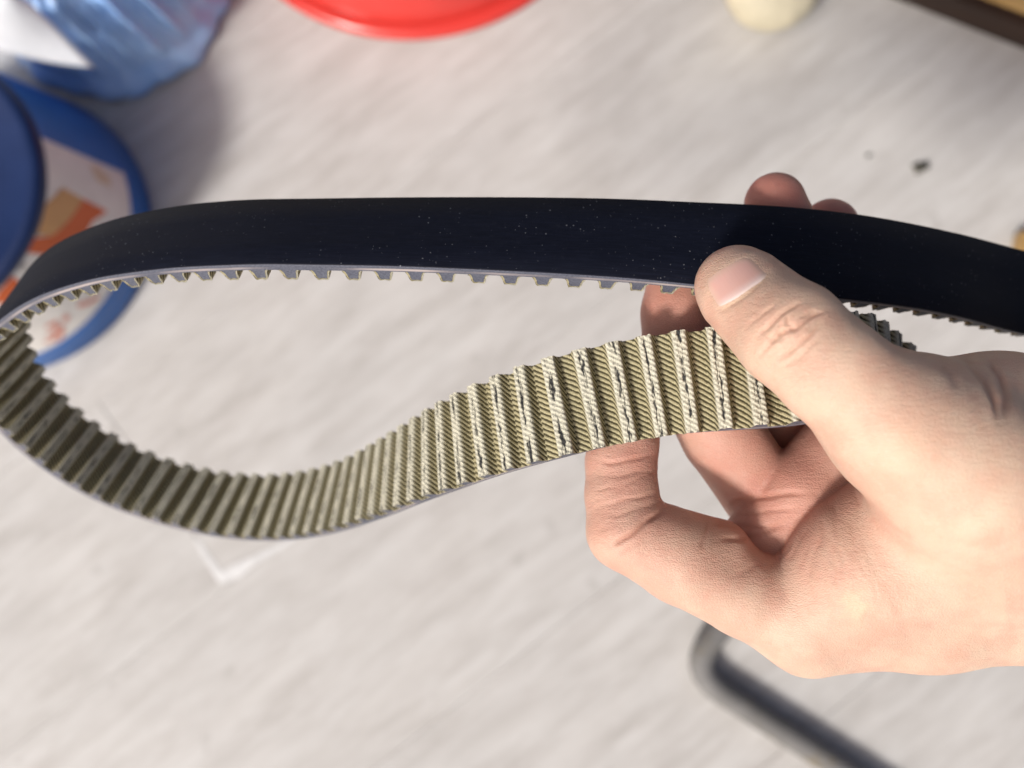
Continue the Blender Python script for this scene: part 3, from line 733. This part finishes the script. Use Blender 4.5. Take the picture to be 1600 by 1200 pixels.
for pts, d0, d1, amt, wd in creases:
    d, t = polydist(pts); mk = (depth > d0) & (depth < d1)
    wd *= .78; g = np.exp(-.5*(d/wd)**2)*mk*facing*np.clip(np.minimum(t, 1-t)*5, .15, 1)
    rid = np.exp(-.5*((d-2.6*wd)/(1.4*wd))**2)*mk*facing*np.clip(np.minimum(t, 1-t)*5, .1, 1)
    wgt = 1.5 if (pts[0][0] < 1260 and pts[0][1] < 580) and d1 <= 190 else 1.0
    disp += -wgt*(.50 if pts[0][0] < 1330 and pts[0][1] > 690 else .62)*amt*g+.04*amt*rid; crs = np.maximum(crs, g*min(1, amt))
# soft tendons / lumps of flesh and pale callus
def blob(px, py, rad, amt, d0=150, d1=215):
    return amt*np.exp(-.5*(((PX-px)**2+(PY-py)**2)/rad**2))*facing*((depth > d0) & (depth < d1))
sx, sy = PX-1337+4*np.sin(PY*.21)+2.5*np.sin(PX*.37+PY*.2), PY-943+4*np.sin(PX*.19+1)+2*np.sin(PY*.41)
spot = np.clip(1.5*np.exp(-.5*((sx/14)**2+(sy/17)**2)**1.1)*facing*(depth < 215), 0, 1)
disp += .22*spot+blob(1420, 700, 60, .8)+blob(1235, 510, 26, .5)+blob(1080, 900, 55, .4)+blob(1250, 1010, 60, .6)-blob(1150, 880, 28, .8)-blob(1345, 1000, 60, .3)
disp += blob(1020, 690, 18, .6, 185, 225)+blob(1030, 755, 24, .5, 185, 225)
def vnoise(P, sc, seed):
    r_ = np.random.default_rng(seed); out = np.zeros(len(P))
    for _ in range(7):
        kx = r_.normal(0, 1, 3); kx *= sc/np.linalg.norm(kx)*r_.uniform(.6, 1.5); out += np.sin(P @ kx+r_.uniform(0, 6.28))
    return out/7
disp += .16*vnoise(HP, .35, 1)+.06*vnoise(HP, 1.1, 2)
HP = HP+HN*disp[:, None]
# --- colour zones: redness of fingers, palm and knuckles, pale callus
red = np.zeros(len(HP))
for (px, py, d, rad, amt) in [(970, 780, 203, 16, .55), (985, 850, 201, 14, .45), (980, 700, 207, 14, .75), (1080, 880, 201, 14, .25), (1060, 500, 216, 20, .95), (1130, 680, 217, 22, .75), (1213, 318, 224, 20, 1.2), (1296, 356, 236, 20, 1.2),
                              (1230, 770, 213, 20, .85), (1170, 840, 212, 16, .5), (1140, 430, 187, 9, .25), (1300, 640, 216, 20, .9), (1140, 490, 181, 8, .30), (1290, 800, 200, 12, .25)]:
    red = np.maximum(red, amt*np.exp(-.5*(np.linalg.norm(HP-J(px, py, d), axis=1)/rad)**2))
red = np.clip(red+.10*vnoise(HP, .25, 5), 0, 1)
pale = np.clip(.42*spot+blob(1410, 695, 36, .22)+blob(1160, 466, 1, 0)+blob(1560, 760, 80, .1), 0, 1)
cd_, ct_ = polydist([(1128, 484), (1150, 470), (1176, 449), (1199, 427)])
pale = np.maximum(pale, .25*np.exp(-.5*((cd_-1)/3.0)**2)*facing*(depth < 195))  # shine along the cuticle line put into the skin colour
hand_cam = HP.copy()
hb = to_world(J(1500, 800, 195)*.001)
HW = to_world(HP*.001)-hb
fill_mesh(me, HW, HQ)
me.materials.append(M['skin']); me.polygons.foreach_set('use_smooth', np.ones(len(HQ), bool))
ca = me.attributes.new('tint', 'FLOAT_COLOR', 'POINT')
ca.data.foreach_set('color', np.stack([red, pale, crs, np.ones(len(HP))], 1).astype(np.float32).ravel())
me.update()
hand = bpy.data.objects.new('hand', me); hand.location = hb; col.objects.link(hand)
tag(hand, 'bare left hand pinching the belt between thumb and curled fingers', 'hand')
# --- thumbnail, wrapped on the thumb
sel = np.where((PX > 1060) & (PX < 1260) & (PY > 360) & (PY < 540) & (depth < 200))[0]
ok = np.zeros(len(HP), bool); ok[sel] = True; fq = HQ[ok[HQ].all(1)]
bvh = BVHTree.FromPolygons([tuple(p) for p in HP], [tuple(int(i) for i in q) for q in fq])
CL, CR, DL, DR = [np.array(p, float) for p in ((1117, 487), (1205, 427), (1096, 438), (1170, 394))]
axp = np.array([-.79, -.61]); nA, nB = 26, 26; V = []; U = []; nrm = []
for i in range(nA+1):
    for j in range(nB+1):
        a, b = i/nA, j/nB; s = 2*b-1
        p = (1-a)*((1-b)*CL+b*CR)+a*((1-b)*DL+b*DR) + axp*((1-s*s)*(-5*(1-a)+12*a))
        d_ = Vector(((p[0]-800)/F, -(p[1]-600)/F, -1.0)).normalized()
        hit = bvh.ray_cast(Vector((0, 0, 0)), d_)
        if hit[0] is None: hit = bvh.find_nearest(d_*187.0)
        V.append(np.array(hit[0])); U.append((a, b)); nrm.append(np.array(hit[1]) if hit[1].dot(d_) < 0 else -np.array(hit[1]))
V = np.array(V).reshape(nA+1, nB+1, 3); nrm = np.array(nrm).reshape(nA+1, nB+1, 3)
for _ in range(12):
    Vs = V.copy(); Vs[1:-1, 1:-1] = (V[:-2, 1:-1]+V[2:, 1:-1]+V[1:-1, :-2]+V[1:-1, 2:])/4; V = Vs
    n2 = nrm.copy(); n2[1:-1, 1:-1] = (nrm[:-2, 1:-1]+nrm[2:, 1:-1]+nrm[1:-1, :-2]+nrm[1:-1, 2:])/4; nrm = n2
nrm /= np.linalg.norm(nrm, axis=2)[..., None]
aa, bb = np.meshgrid(np.linspace(0, 1, nA+1), np.linspace(-1, 1, nB+1), indexing='ij')
lift = .24-.40*np.clip((np.abs(bb)-.70)/.30, 0, 1)**1.5-.40*np.clip((.06-aa)/.06, 0, 1)-.36*np.clip((aa-.70)/.30, 0, 1)**1.5
V = V+nrm*lift[..., None]
NV = to_world(V.reshape(-1, 3)*.001)-hb
mesh_obj('thumbnail', NV, [(i*(nB+1)+j, (i+1)*(nB+1)+j, (i+1)*(nB+1)+j+1, i*(nB+1)+j+1) for i in range(nA) for j in range(nB)], M['nail'], hand, True, None, {'nail': U})
